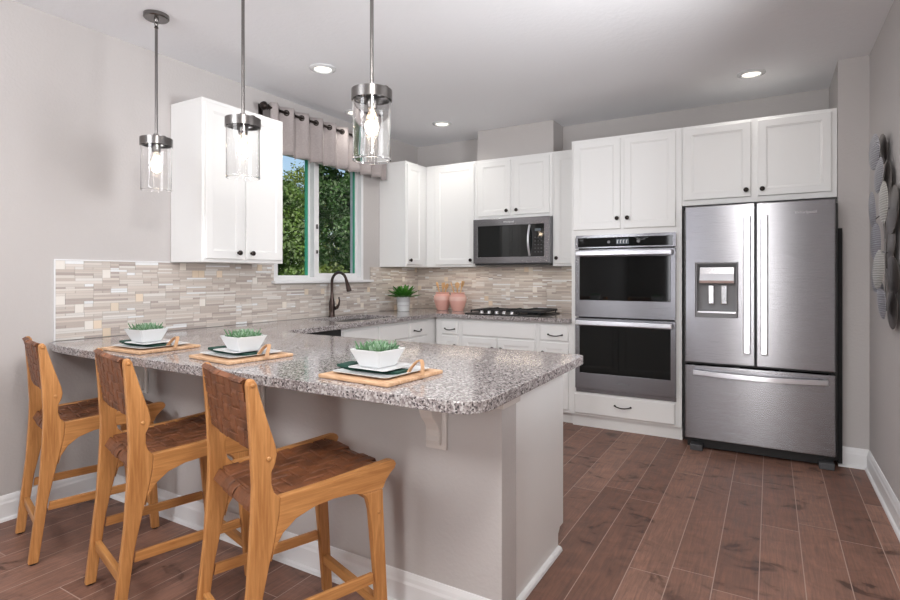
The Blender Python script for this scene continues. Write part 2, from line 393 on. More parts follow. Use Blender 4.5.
# ---------------------------------------------------------------- mosaic splashback
TC = [(.62, .55, .50), (.67, .61, .56), (.53, .465, .425), (.71, .66, .615), (.47, .41, .38), (.62, .57, .53), (.57, .50, .455), (.74, .71, .68), (.65, .585, .535)]
def mosaic(name, T, a0, a1, z0, z1, cut=None, seed=1):
    rnd = random.Random(seed); mb = MB(T); lay = mb.bm.faces.layers.float_color.new('tile')
    mb.box(a0, a1, .001, .006, z0, z1, 1) if cut is None else None
    if cut:
        ca0, ca1, cz = cut
        for q in ((a0, ca0, z0, z1), (ca0, ca1, z0, cz), (ca1, a1, z0, z1)):
            if q[1]-q[0] > .001: mb.box(q[0], q[1], .001, .006, q[2], q[3], 1)
    g_ = .0016
    def tile(u0, u1, b, t, c):
        segs = [(u0, u1)]
        if cut and t > cut[2]-.002:
            segs = []
            if u0 < cut[0]: segs.append((u0, min(u1, cut[0])))
            if u1 > cut[1]: segs.append((max(u0, cut[1]), u1))
        for p, q in segs:
            if q-p < .006: continue
            n0 = len(mb.bm.faces)
            mb.box(p+g_/2, q-g_/2, .004, .0085+rnd.random()*.001, b+g_/2, t-g_/2)
            mb.bm.faces.ensure_lookup_table()
            for f_ in mb.bm.faces[n0:]: f_[lay] = (*c, 1)
    # accent squares reserve their area, thin strips fill the rest
    band = .0485; nb = int((z1-z0)/band+.5); band = (z1-z0)/nb
    for k in range(nb):
        b = z0+k*band; u = a0
        while u < a1-.004:
            r = rnd.random()
            if r < .17:
                L = .048; c = rnd.choice([(.80, .68, .55), (.76, .66, .54), (.82, .76, .68), (.72, .60, .47), (.82, .78, .73)])
                tile(u, min(u+L, a1), b, b+band, c)
            else:
                L = rnd.choice([.098, .15, .15, .20, .25]); e = min(u+L, a1)
                kind = rnd.choice([(1/3., 2/3.), (.25, .5, .75), (.28, .56, .78), (.22, .48, .74), (.3, .62), (.25, .5, .75)])
                zs = [b]+[b+band*q for q in kind]+[b+band]
                for i in range(len(zs)-1):
                    v = u; 
                    while v < e-.002:
                        l2 = rnd.choice([.05, .10, .15, .2, .25]); w2 = min(v+l2, e)
                        if e-w2 < .02: w2 = e
                        c = rnd.choice(TC)
                        if rnd.random() < .06: c = (.82, .83, .84)
                        j = rnd.uniform(.94, 1.06); tile(v, w2, zs[i], zs[i+1], tuple(min(1, q*j) for q in c)); v = w2
            u += L
    return struct(name, mb, [M['tile'], M['grout']])
mosaic('trim_2', TL, -3.655, -.010, .916, 1.3695, (WY0-.004, -.86, WZ0-.024), 3)
mosaic('trim_3', TB, .010, 1.997, .916, 1.3695, None, 5)
struct('trim_4', MB(TL).box(-3.663, -3.656, .001, .011, .916, 1.377).box(-3.656, -2.98, .001, .011, 1.370, 1.377), M['trim'])

# ---------------------------------------------------------------- cabinet pieces
DOOR = [(0, 0), (0, .016), (.003, .019), (.052, .019), (.055, .0155), (.060, .0155), (.063, .012)]
def door(root, T, a0, a1, z0, z1, d, knob=None, pull=None, name='door'):
    mb = MB(lambda a, dd, z: T(a, dd, z)); mb.rings(a0, a1, z0, z1, [(i, d+q) for i, q in DOOR])
    o = part(name, mb, M['cab'], root)
    hardware(o, T, knob, pull, d+.019); return o
def drawer(root, T, a0, a1, z0, z1, d, knob=None, pull=None, name='drawer'):
    mb = MB(T); mb.rings(a0, a1, z0, z1, [(0, d), (0, d+.013), (.007, d+.019), (.012, d+.0195)])
    o = part(name, mb, M['cab'], root); hardware(o, T, knob, pull, d+.0195); return o
def hardware(o, T, knob, pull, d):
    if knob:
        base = Vector(T(knob[0], d, knob[1])); out = (Vector(T(knob[0], d+1, knob[1]))-base).normalized()
        M4 = Matrix.Translation(base) @ out.to_track_quat('Z', 'Y').to_matrix().to_4x4()
        part('knob', MB().lathe([(.009, 0), (.009, .004), (.006, .010), (.007, .014), (.0160, .018), (.0175, .023), (.0160, .028), (.009, .031), (0, .032)], M4, 16), M['bronze'], o, smooth=True)
    if pull:
        a0, a1, z = pull; pts = []
        for i in range(13):
            t = i/12; a = a0+(a1-a0)*t
            pts.append(T(a, d+.026*math.sin(PI*t)**.5 if 0 < t < 1 else d, z-.010*math.sin(PI*t)))
        r = [.0085]+[.0046]*11+[.0085]
        mb = MB().tube(pts, r, 10)
        part('pull_handle', mb, M['bronze'], o, smooth=True)

def upper(label, T, a0, a1, z0, z1, depth, doors, loc, group=None, name='wall_cabinet', extra=None):
    r = thing(name, label, 'cabinet', loc, 0, group)
    mb = MB(T); mb.box(a0, a1, .002, depth, z0, z1)
    part('cabinet_body', mb, M['cab'], r, bevel=.0015)
    for d in doors: door(r, T, *d[:4], depth, knob=d[4])
    return r
ZT = 2.432
upper('white two-door wall cabinet left of the window, behind the pendants', TL, -2.968, -2.296, 1.372, ZT, .330,
      [(-2.950, -2.662, 1.395, 2.405, (-2.705, 1.438)), (-2.636, -2.315, 1.395, 2.405, (-2.597, 1.438))], (0, -2.63, 1.372))
upper('narrow white corner wall cabinet right of the window, side panel showing', TL, -.705, -.002, 1.372, ZT, .330,
      [(-.693, -.425, 1.395, 2.405, (-.662, 1.438))], (0, -.5, 1.372))
upper('white single-door wall cabinet in the corner above the pink crocks', TB, .333, .928, 1.372, ZT, .330,
      [(.455, .912, 1.395, 2.405, (.882, 1.438))], (.63, -.16, 1.372))
upper('short white two-door wall cabinet directly above the microwave', TB, .931, 1.729, 1.838, ZT, .330,
      [(.962, 1.310, 1.868, 2.405, (1.275, 1.912)), (1.345, 1.700, 1.868, 2.405, (1.379, 1.912))], (1.33, -.16, 1.838))
upper('slim white wall cabinet between the microwave and the oven tower', TB, 1.732, 1.998, 1.372, ZT, .330,
      [(1.752, 1.990, 1.395, 2.405, (1.777, 1.445))], (1.865, -.16, 1.372))

# tall oven cabinet (frame around the ovens) and fridge bridge cabinet
r = thing('oven_cabinet', 'tall white cabinet tower holding the double wall oven', 'cabinet', (2.43, -.3, 0))
D = .615
mb = MB(TB)
mb.holed(2.003, 2.879, .10, ZT, 2.058, 2.828, .312, 1.617, D, .59)
mb.box(2.003, 2.028, .002, .589, .10, ZT); mb.box(2.854, 2.879, .002, .589, 0, ZT); mb.box(2.028, 2.854, .01, .589, ZT-.02, ZT)
mb.box(2.028, 2.854, .02, .589, .27, .30); mb.box(2.028, 2.854, .02, .589, 1.63, 1.65); mb.box(2.028, 2.854, .002, .012, .1, ZT)
part('cabinet_body', mb, M['cab'], r)
door(r, TB, 2.022, 2.413, 1.668, 2.410, D, (2.392, 1.752)); door(r, TB, 2.444, 2.836, 1.668, 2.410, D, (2.474, 1.752))
drawer(r, TB, 2.030, 2.832, .118, .285, D, pull=(2.37, 2.50, .215))
part('kickboard', MB(TB).box(2.003, 2.879, .56, .585, 0.001, .10), M['cab'], r)
r = thing('bridge_cabinet', 'wide white two-door cabinet above the refrigerator', 'cabinet', (3.37, -.3, 1.82))
part('cabinet_body', MB(TB).box(2.882, 3.864, .002, D, 1.822, ZT), M['cab'], r, bevel=.0015)
door(r, TB, 2.900, 3.348, 1.862, 2.410, D, (3.318, 1.910)); door(r, TB, 3.392, 3.832, 1.862, 2.410, D, (3.421, 1.910))

# base cabinets
BD = .610
def basebox(T, a0, a1, depth=BD, back=.012):
    mb = MB(T); mb.box(a0, a1, back, depth, .10, .872); mb.box(a0, a1, back, depth-.06, 0.001, .10); return mb
r = thing('base_cabinet', 'white base cabinet in the right corner by the plant, drawer with pull', 'cabinet', (.3, -.85, 0))
part('cabinet_body', basebox(TL, -1.080, -.012), M['cab'], r)
drawer(r, TL, -1.060, -.760, .715, .850, BD, pull=(-1.00, -.88, .775)); door(r, TL, -1.060, -.760, .13, .700, BD, (-1.03, .66))
r = thing('sink_cabinet', 'white base cabinet under the sink with two false drawer fronts', 'cabinet', (.3, -1.5, 0))
part('cabinet_body', MB(TL).box(-1.975, -1.082, .560, BD, .10, .872).box(-1.975, -1.082, .012, .56, .10, .64).box(-1.975, -1.082, .012, .55, 0.001, .1), M['cab'], r)
drawer(r, TL, -1.955, -1.540, .715, .850, BD, name='false_drawer'); drawer(r, TL, -1.510, -1.100, .715, .850, BD, name='false_drawer')
door(r, TL, -1.955, -1.540, .13, .700, BD, (-1.575, .66)); door(r, TL, -1.510, -1.100, .13, .700, BD, (-1.475, .66))
r = thing('base_cabinet', 'narrow white base cabinet left of the cooktop with one drawer', 'cabinet', (.78, -.3, 0))
part('cabinet_body', basebox(TB, .632, .900), M['cab'], r)
drawer(r, TB, .705, .885, .715, .850, BD, pull=(.742, .852, .770)); door(r, TB, .705, .885, .13, .700, BD, (.86, .61))
r = thing('base_cabinet', 'wide white base cabinet under the cooktop with false drawer', 'cabinet', (1.3, -.3, 0))
part('cabinet_body', MB(TB).box(.902, 1.695, .012, BD, .10, .85).box(.902, 1.695, .56, BD, .85, .872).box(.902, 1.695, .012, BD-.06, .001, .10), M['cab'], r)
drawer(r, TB, .935, 1.670, .715, .850, BD, name='false_drawer'); door(r, TB, .935, 1.295, .13, .700, BD, (1.26, .61)); door(r, TB, 1.31, 1.670, .13, .700, BD, (1.345, .61))
r = thing('base_cabinet', 'white base cabinet right of the cooktop, drawer above door', 'cabinet', (1.85, -.3, 0))
part('cabinet_body', basebox(TB, 1.697, 2.001), M['cab'], r)
drawer(r, TB, 1.718, 1.975, .715, .850, BD, pull=(1.795, 1.925, .770)); door(r, TB, 1.718, 1.975, .13, .700, BD, (1.752, .61))
# peninsula cabinets, doors on the far (kitchen) side
r = thing('peninsula_cabinet', 'white peninsula end cabinet with a grey-white finished side panel', 'cabinet', (1.6, -2.98, 0))
PE = 2.615
prof = [(-3.290, .001), (-2.715, .001), (-2.715, .075), (-2.690, .098), (-2.645, .10), (-2.645, .872), (-3.290, .872)]
part('side_slab', MB().prism(prof, lambda t, p: (PE-.018 if t == 0 else PE, p[0], p[1])), M['cab'], r, bevel=.0015)
part('cabinet_body', MB().box(.66, PE-.019, -3.290, -2.660, .10, .872).box(.66, PE-.019, -3.290, -2.720, .001, .10), M['cab'], r)
TPn = lambda a, d, z: (a, -2.660+d, z)
for q in range(3):
    a0 = .70+q*.63; door(r, TPn, a0, a0+.60, .13, .850, 0, (a0+.56, .80))
part('quarter_round', MB().prism([(0, 0), (.020, 0), (.017, .012), (.010, .018), (0, .020)], lambda t, p: (PE+p[0], -3.296 if t == 0 else -2.712, p[1]+.001)), M['trim'], r)

# corbels under the overhang
def corbel(cx, label):
    r = thing('corbel', label, 'bracket', (cx, KY, .63), 0, 'corbels under the peninsula overhang')
    Tc = lambda a, d, z: (cx+a, KY-.001-d, z)
    part('back_plate', MB(Tc).box(-.045, .045, 0, .016, .635, .873), M['beige'], r, bevel=.004)
    pr = [(.016, .655), (.034, .655), (.040, .672), (.034, .690), (.036, .712), (.050, .738), (.076, .765), (.088, .792), (.086, .815), (.096, .838), (.120, .852), (.135, .856), (.135, .873), (.016, .873)]
    part('scroll_bracket', MB().prism(pr, lambda t, p: Tc(-.028 if t == 0 else .028, p[0], p[1])), M['beige'], r, bevel=.003)
corbel(.468, 'beige corbel under the bar overhang nearest the left wall')
corbel(1.407, 'beige corbel under the middle of the bar overhang')
corbel(2.390, 'beige scroll corbel under the bar overhang nearest the peninsula end')

# ---------------------------------------------------------------- granite worktop: one continuous L and peninsula
def worktop():
    bm = bmesh.new()
    def arc(cx, cy, r, a0, a1, k=6): return [(cx+r*math.cos(math.radians(a0+(a1-a0)*i/k)), cy+r*math.sin(math.radians(a0+(a1-a0)*i/k))) for i in range(k+1)]
    out = [(.010, -.010), (.010, -3.670), (.035, -3.698), (.15, -3.728), (.27, -3.746), (.69, -3.768), (1.8, -3.786)]
    out += arc(2.645, -3.686, .100, -91, 0) + arc(2.688, -2.700, .040, 0, 90, 4)
    out += [(.90, -2.650)] + arc(.76, -2.56, .09, -90, -180, 4)[0:0] + [(.78, -2.640), (.71, -2.60), (.672, -2.52), (.665, -2.40)]
    out += [(.660, -.672), (.672, -.660), (2.000, -.660), (2.000, -.010)]
    hole = [(.14, -1.86), (.54, -1.86), (.56, -1.84), (.56, -1.16), (.54, -1.14), (.14, -1.14), (.12, -1.16), (.12, -1.84)]
    def loop(pts, z):
        vs = [bm.verts.new((x, y, z)) for x, y in pts]
        return vs, [bm.edges.new((vs[i], vs[(i+1) % len(vs)])) for i in range(len(vs))]
    for z in (.876, .914):
        A, ea = loop(out, z); B, eb = loop(hole, z)
        bmesh.ops.triangle_fill(bm, use_beauty=True, use_dissolve=False, edges=ea+eb)
        if z < .9: A0, B0 = A, B
    for L0, L1 in ((A0, A), (B0, B)):
        for i in range(len(L0)):
            j = (i+1) % len(L0); bm.faces.new((L0[i], L0[j], L1[j], L1[i]))
    mb = MB(); mb.bm = bm
    o = part('worktop', mb, M['granite'], None, bevel=.013, seg=4, smooth=False)
    tag(o, 'speckled grey and beige granite worktop running along both walls and the peninsula', 'countertop')
worktop()

# ---------------------------------------------------------------- sink, faucet, dishwasher
mb = MB(); mb.poly_faces([(.115, -1.865, .872), (.565, -1.865, .872), (.565, -1.135, .872), (.115, -1.135, .872), (.13, -1.85, .66), (.55, -1.85, .66), (.55, -1.15, .66), (.13, -1.15, .66)],
    [(0, 1, 5, 4), (1, 2, 6, 5), (2, 3, 7, 6), (3, 0, 4, 7), (4, 5, 6, 7)])
r = thing('kitchen_sink', 'stainless undermount kitchen sink beneath the window', 'sink', (.34, -1.5, .66))
part('basin', mb, M['sinksteel'], r, solid=.003)
part('drain', MB().lathe([(.045, 0), (.045, .003), (.03, .003), (.028, .001), (0, .001)], Matrix.Translation((.34, -1.5, .663))), M['chrome'], r, smooth=True)
fx, fy = .085, -1.5
r = thing('faucet', 'oil-rubbed bronze gooseneck pull-down faucet behind the sink', 'faucet', (fx, fy, .914))
mb = MB().lathe([(.030, 0), (.030, .006), (.026, .012), (.024, .05), (.027, .09), (.025, .13), (.017, .17), (.0135, .20), (.0125, .22)], Matrix.Translation((fx, fy, .9145)))
part('body', mb, M['faucet'], r, smooth=True)
pts = [(fx, fy, 1.13), (fx, fy, 1.20)]
for i in range(13):
    a = PI-PI*i/12*.93; pts.append((fx+.085+.085*math.cos(a), fy, 1.225+.085*math.sin(a)))
part('spout', MB().tube(pts, .0125, 14), M['faucet'], r, smooth=True)
e = Vector(pts[-1]); dr = (Vector(pts[-1])-Vector(pts[-2])).normalized()
part('spray_head', MB().tube([e-dr*.004, e+dr*.03, e+dr*.07, e+dr*.10, e+dr*.105], [.0135, .016, .021, .023, .019], 14), M['faucet'], r, smooth=True)
part('lever', MB().tube([(fx+.015, fy+.018, .99), (fx+.02, fy+.045, .995), (fx+.025, fy+.062, 1.02), (fx+.03, fy+.066, 1.055), (fx+.028, fy+.060, 1.09)], [.017, .016, .010, .007, .006], 12), M['faucet'], r, smooth=True)
r = thing('dishwasher', 'stainless dishwasher with black control strip at the inner corner', 'dishwasher', (.3, -2.28, 0))
part('door_panel', MB(TL).box(-2.575, -1.980, .03, .630, .10, .800), M['steel'], r, bevel=.003)
part('control_strip', MB(TL).box(-2.575, -1.980, .03, .622, .802, .868), M['black'], r)
part('toe_panel', MB(TL).box(-2.575, -1.980, .03, .55, .001, .098), M['black'], r)

# ---------------------------------------------------------------- microwave
r = thing('microwave', 'stainless over-the-range microwave mounted above the cooktop', 'microwave', (1.33, -.2, 1.39))
part('housing', MB(TB).box(.934, 1.726, .02, .375, 1.400, 1.833), M['grey'], r)
part('bottom_grille', MB(TB).box(.945, 1.715, .03, .385, 1.384, 1.399), M['black'], r)
part('front_frame', MB(TB).holed(.934, 1.726, 1.402, 1.833, .985, 1.672, 1.462, 1.765, .402, .376), M['steel'], r, bevel=.003)
part('door_glass', MB(TB).box(.986, 1.540, .378, .396, 1.463, 1.764), M['blackglass'], r)
part('control_panel', MB(TB).box(1.541, 1.671, .378, .397, 1.463, 1.764), M['blackglass'], r)
for i in range(5):
    for j in range(3): part('button', MB(TB).box(1.577+j*.030, 1.591+j*.030, .3971, .3975, 1.50+i*.034, 1.508+i*.034), M['key'], r)
part('clock_display', MB(TB).box(1.580, 1.640, .3971, .3975, 1.700, 1.722), M['display'], r)
part('handle', MB().tube([TB(1.530, .400+(.045*math.sin(PI*t/10)), 1.472+.284*t/10) for t in range(11)], .011, 12), M['steel_handle'], r, smooth=True)
def text(body, loc, size, rot, parent, m, name='logo', align='CENTER'):
    cu = bpy.data.curves.new(name, 'FONT'); cu.body = body; cu.size = size; cu.align_x = align; cu.align_y = 'CENTER'; cu.extrude = .0006
    cu.materials.append(m); tmp = bpy.data.objects.new('tmp', cu); col.objects.link(tmp); bpy.context.view_layer.update()
    me = bpy.data.meshes.new_from_object(tmp.evaluated_get(bpy.context.evaluated_depsgraph_get())); me.name = name
    bpy.data.objects.remove(tmp); bpy.data.curves.remove(cu)
    o = bpy.data.objects.new(name, me); col.objects.link(o)
    o.parent = parent; o.location = Vector(loc)-wloc(parent); o.rotation_euler = rot; WL[o.name] = Vector((0, 0, 0)); return o
text('Whirlpool', (1.315, -.4030, 1.797), .026, (PI/2, 0, 0), r, M['trim'])

# ---------------------------------------------------------------- double oven
r = thing('double_wall_oven', 'stainless double wall oven with black glass doors', 'oven', (2.44, -.6, .31))
x0, x1 = 2.045, 2.840
part('housing', MB(TB).box(2.062, 2.824, .05, .613, .330, 1.610), M['black'], r)
part('bottom_trim', MB(TB).box(x0, x1, .616, .628, .300, .330), M['steel'], r)
part('top_trim', MB(TB).box(x0, x1, .616, .626, 1.605, 1.622), M['steel'], r)
part('control_panel', MB(TB).box(x0, x0+.022, .616, .648, 1.512, 1.604).box(x1-.022, x1, .616, .648, 1.512, 1.604).box(x0+.022, x1-.022, .616, .648, 1.512, 1.522).box(x0+.022, x1-.022, .616, .648, 1.598, 1.604), M['steel'], r)
part('control_glass', MB(TB).box(x0+.022, x1-.022, .616, .646, 1.522, 1.598), M['blackglass'], r)
part('display', MB(TB).box(2.385, 2.485, .6461, .6466, 1.540, 1.582), M['display'], r)
mb = MB(TB)
for i in range(4): mb.box(2.392+i*.024, 2.398+i*.024, .6467, .6470, 1.548, 1.574).box(2.392+i*.024, 2.406+i*.024, .6467, .6470, 1.570, 1.574)
part('display_digits', mb, M['ceramic'], r)
for kx in (2.325, 2.560):
    part('touch_key', MB().lathe([(.012, 0), (.012, .0006), (0, .0006)], Matrix.Translation((kx, -.6461, 1.56)) @ Matrix.Rotation(PI/2, 4, 'X'), 16), M['grey'], r)
for z0, z1, g0, g1 in ((.938, 1.500, 1.078, 1.440), (.335, .925, .468, .862)):
    d = part('oven_door', MB(TB).holed(x0, x1, z0, z1, x0+.038, x1-.038, g0, g1, .652, .616), M['steel'], r, bevel=.002)
    part('door_glass', MB(TB).box(x0+.039, x1-.039, .618, .650, g0+.001, g1-.001), M['blackglass'], d)
    part('handle', MB(TB).box(x0+.02, x1-.02, .690, .712, z1-.052, z1-.014), M['steel_handle'], d, bevel=.006, seg=3)
    for hx in (x0+.05, x1-.08): part('handle_mount', MB(TB).box(hx, hx+.03, .653, .691, z1-.045, z1-.022), M['steel'], d, bevel=.002)
text('Whirlpool', ((x0+x1)/2, -.6530, .400), .024, (PI/2, 0, 0), r, M['grey'])

# ---------------------------------------------------------------- refrigerator
r = thing('refrigerator', 'stainless french-door refrigerator with ice dispenser and bottom freezer', 'refrigerator', (3.38, -.4, 0))
x0, x1, xm = 2.925, 3.842, 3.382; FD = .800
part('cabinet_shell', MB(TB).box(2.905, 3.860, .03, .722, .045, 1.770), M['black'], r, bevel=.004)
dl = part('fridge_door', MB(TB).holed(x0, xm-.004, .645, 1.792, 3.000, 3.268, .985, 1.372, FD, .728, depth=.065), M['steel'], r, bevel=.007, seg=3)
part('dispenser_bezel', MB(TB).holed(2.998, 3.270, .980, 1.376, 3.008, 3.260, 1.012, 1.366, FD+.004, FD-.010), M['grey'], dl, bevel=.002)
part('dispenser_cavity', MB(TB).box(3.009, 3.259, FD-.064, FD-.060, 1.012, 1.366), M['grey'], dl)
pr = [(0, 0), (.062, -.012), (.066, .01), (.040, .06), (.028, .11), (0, .11)]
part('dispenser_controls', MB().prism(pr, lambda t, p: TB(3.018 if t == 0 else 3.250, FD-.060+p[0]*.85, 1.238+p[1])), M['chrome'], dl, bevel=.004)
for px in (3.098, 3.182): part('dispenser_paddle', MB(TB).box(px-.020, px+.020, FD-.052, FD-.030, 1.075, 1.215), M['chrome'], dl, bevel=.006)
part('drip_tray', MB(TB).box(3.010, 3.258, FD-.055, FD+.002, 1.013, 1.024), M['steel_handle'], dl)
dr_ = part('fridge_door', MB(TB).box(xm+.004, x1, .728, FD, .645, 1.792), M['steel'], r, bevel=.007, seg=3)
fz = part('freezer_drawer', MB(TB).box(x0, x1, .728, FD, .085, .625), M['steel'], r, bevel=.007, seg=3)
for o, hx in ((dl, xm-.052), (dr_, xm+.052)):
    part('handle', MB(TB).box(hx-.023, hx+.023, .842, .858, .735, 1.700), M['steel_handle'], o, bevel=.007, seg=3)
    for z in (.78, 1.64): part('handle_mount', MB(TB).box(hx-.010, hx+.010, FD+.001, .843, z, z+.03), M['steel'], o, bevel=.002)
pr = []
for i in range(17):
    t = i/16; pr.append((2.985+.815*t, FD+.030+.022*math.sin(PI*t)))
pl = [(a, d+.018) for a, d in pr]
part('handle', MB().prism(pr+pl[::-1], lambda t, p: TB(p[0], p[1], (.562 if t == 0 else .596)-.010*math.sin(PI*(p[0]-2.985)/.815))), M['steel_handle'], fz, bevel=.004)
for hx in (3.02, 3.745): part('handle_mount', MB(TB).box(hx, hx+.03, FD+.001, FD+.036, .570, .588), M['steel'], fz, bevel=.002)
part('side_slab', MB(TB).box(3.861, 3.884, .655, .722, .03, 1.600), M['gapshade'], r)  # added dark slab standing in for the shadow gap beside the fridge
part('toe_grille', MB(TB).box(2.935, 3.835, .60, .735, .012, .080), M['black'], r)
for hx in (2.960, 3.750): part('foot', MB(TB).box(hx, hx+.085, .70, .815, .001, .044), M['key'], r, bevel=.004)
text('Whirlpool', (3.675, -FD-.0006, 1.712), .030, (PI/2, 0, 0), dr_, M['chrome'])

# ---------------------------------------------------------------- cooktop
r = thing('gas_cooktop', 'black gas cooktop with silver knobs and a griddle on the right', 'cooktop', (1.33, -.34, .914))
part('base_pan', MB(TB).box(.945, 1.715, .085, .600, .9145, .926), M['black'], r, bevel=.004)
for i, (bx, by) in enumerate([(1.075, .23), (1.075, .46), (1.33, .25), (1.585, .23), (1.585, .46)]):
    part('burner', MB().lathe([(.045, 0), (.045, .012), (.030, .014), (.028, .020), (0, .020)], Matrix.Translation((bx, -by, .9262)), 20), M['iron'], r, smooth=True)
for gx0, gx1 in ((.965, 1.185), (1.20, 1.45)):
    mb = MB(TB)
    for a in (gx0, gx1-.012): mb.box(a, a+.012, .11, .520, .942, .954)
    for y in (.11, .21, .315, .415, .508): mb.box(gx0+.012, gx1-.012, y, y+.012, .942, .954)
    mb.box((gx0+gx1)/2-.006, (gx0+gx1)/2+.006, .122, .508, .954, .962)
    for a in (gx0, gx1-.012):
        for y in (.115, .505): mb.box(a, a+.012, y, y+.012, .9262, .942)
    part('grate', mb, M['iron'], r, bevel=.002)
mb = MB(TB); mb.box(1.470, 1.700, .11, .55, .945, .952)
for a, b, c_, d_ in ((1.47, 1.482, .11, .55), (1.688, 1.70, .11, .55), (1.482, 1.688, .11, .122), (1.482, 1.688, .538, .55)): mb.box(a, b, c_, d_, .952, .966)
for a in (1.48, 1.68):
    for y in (.12, .53): mb.box(a, a+.012, y, y+.012, .9262, .945)
part('griddle', mb, M['iron'], r, bevel=.002)
for i in range(5):
    part('knob', MB().lathe([(.021, 0), (.021, .004), (.017, .006), (.015, .022), (.012, .025), (0, .025)], Matrix.Translation((1.11+i*.078, -.562, .9262)), 18), M['steel_handle'], r, smooth=True)

# ---------------------------------------------------------------- recessed lights and pendants
def downlight(x, y, label, watts=15):
    r = thing('recessed_light', label, 'ceiling light', (x, y, H), 0, 'recessed ceiling lights')
    part('trim_ring', MB().lathe([(.062, -.001), (.092, -.001), (.092, -.007), (.070, -.016), (.062, -.012), (.062, -.001)], Matrix.Translation((x, y, H)), 32, cap=False), M['ceramic'], r, smooth=True)
    part('lens', MB().lathe([(0, -.005), (.061, -.005), (.061, -.002), (0, -.002)], Matrix.Translation((x, y, H)), 32), M['lens'], r)
    l = light('downlight_lamp', 'SPOT', (0, 0, -.03), watts, (1, .965, .91), (0, 0, 0), spot_size=math.radians(150), spot_blend=.8, shadow_soft_size=.06)
    l.parent = r; return r
downlight(.752, -2.314, 'recessed ceiling light between the middle and right pendants, nearest the camera')
downlight(.27, -1.403, 'recessed ceiling light above the sink, seen through the right pendant glass', 6)
downlight(.753, -.701, 'small far recessed ceiling light in front of the boxed-out chase')
downlight(3.352, -.673, 'recessed ceiling light in front of the refrigerator', 6)
for x, y, p in ((3.15, -2.6, 27), (2.9, -4.35, 22), (1.35, -4.4, 22), (3.3, -6.3, 20), (1.2, -6.3, 20)):
    light('downlight_lamp_out_of_view', 'SPOT', (x, y, H-.03), p, (1, .965, .91), (0, 0, 0), spot_size=math.radians(150), spot_blend=.8, shadow_soft_size=.06)

def pendant():
    r = thing('pendant_light', '', 'pendant light', (0, 0, 0), 0, 'pendants over the peninsula')
    P_ = lambda nm, mb, m, par=r, **k: part(nm, mb, m, par, local=True, **k)
    P_('canopy', MB().lathe([(0, H), (.066, H), (.066, H-.018), (.060, H-.024), (0, H-.024)], None, 32), M['nickel'], smooth=True)
    P_('swivel', MB().lathe([(0, H-.024), (.012, H-.024), (.012, H-.034), (.007, H-.042), (.011, H-.052), (.007, H-.062), (.011, H-.072), (.006, H-.08), (0, H-.08)], None, 16), M['nickel'], smooth=True)
    P_('rod', MB().lathe([(0, H-.079), (.0078, H-.079), (.0078, 2.080), (0, 2.080)], None, 14), M['nickel'], smooth=True)
    P_('ring', MB().lathe([(.070, 2.052), (.084, 2.052), (.084, 2.010), (.0795, 2.010), (.0795, 2.046), (.066, 2.046), (.066, 2.052), (.070, 2.052)], None, 40, cap=False).box(-.078, .078, -.009, .009, 2.048, 2.058).lathe([(0, 2.058), (.018, 2.058), (.014, 2.078), (0, 2.078)], None, 20), M['nickel'], smooth=True)
    s = P_('socket', MB().lathe([(0, 2.047), (.022, 2.047), (.022, 1.980), (.020, 1.973), (0, 1.973)], None, 20), M['nickel'], smooth=True)
    P_('glass_shade', MB().lathe([(.0785, 2.040), (.0785, 1.772), (.0800, 1.766), (.0790, 1.761), (.0755, 1.760), (.0735, 1.766), (.0750, 1.772), (.0750, 2.040), (.0785, 2.040)], None, 48, cap=False), M['glass'], smooth=True)
    b = P_('bulb', MB().lathe([(.011, 1.972), (.013, 1.960), (.024, 1.930), (.030, 1.905), (.028, 1.880), (.018, 1.860), (.006, 1.853), (0, 1.852)], None, 20), M['glass'], smooth=True)
    pts = []
    for i in range(41):
        a = i/40*4*PI; pts.append((.011*math.cos(a), .011*math.sin(a), 1.955-.075*(i/40)))
    P_('filament', MB().tube(pts, .0012, 6), M['filament'], b)
    return r
def plamp(o):
    l = light('pendant_lamp', 'POINT', (0, 0, 1.90), .6, (1, .80, .58), shadow_soft_size=.025); l.parent = o
p0 = pendant(); p0.location = (.500, -3.370, 0)
p0['label'] = 'leftmost glass cylinder pendant light, in front of bare wall beside the cabinet'
for (x, y, la) in ((1.240, -3.380, 'middle glass cylinder pendant light, in front of the left wall cabinet'), (2.045, -3.385, 'rightmost glass cylinder pendant light, in front of the window valance')):
    dup(p0, (x, y, 0), 0, la)
for o in list(bpy.data.objects):
    if o.name.startswith('pendant_light') and o.type == 'EMPTY': plamp(o)

# ---------------------------------------------------------------- valance and rod
r = thing('curtain_rod', 'dark bronze curtain rod with round finials above the window', 'curtain rod', (.10, -1.45, 2.60))
rx, rz = .105, 2.595
part('rod', MB().tube([(rx, -2.235, rz), (rx, -.745, rz)], .011, 12), M['bronze'], r, smooth=True)
for y, s in ((-2.235, -1), (-.745, 1)):
    part('finial', MB().lathe([(.010, 0), (.022, .006), (.010, .014), (.024, .022), (.033, .038), (.033, .048), (.024, .064), (0, .072)], Matrix.Translation((rx, y, rz)) @ Matrix.Rotation(-s*PI/2, 4, 'X'), 18), M['bronze'], r, smooth=True)
for y in (-2.225, -.733): part('bracket', MB().box(.001, rx-.012, y-.007, y+.007, rz-.008, rz+.008).box(.001, .008, y-.02, y+.02, rz-.04, rz+.04), M['bronze'], r)
vr = thing('valance', 'taupe linen grommet valance hanging from the dark rod over the window', 'curtain', (.10, -1.45, 2.27))
mb = MB(); NP = 18; y0, y1 = -2.215, -.722; seg = 12*NP; vs = []; fs = []; rows = 8
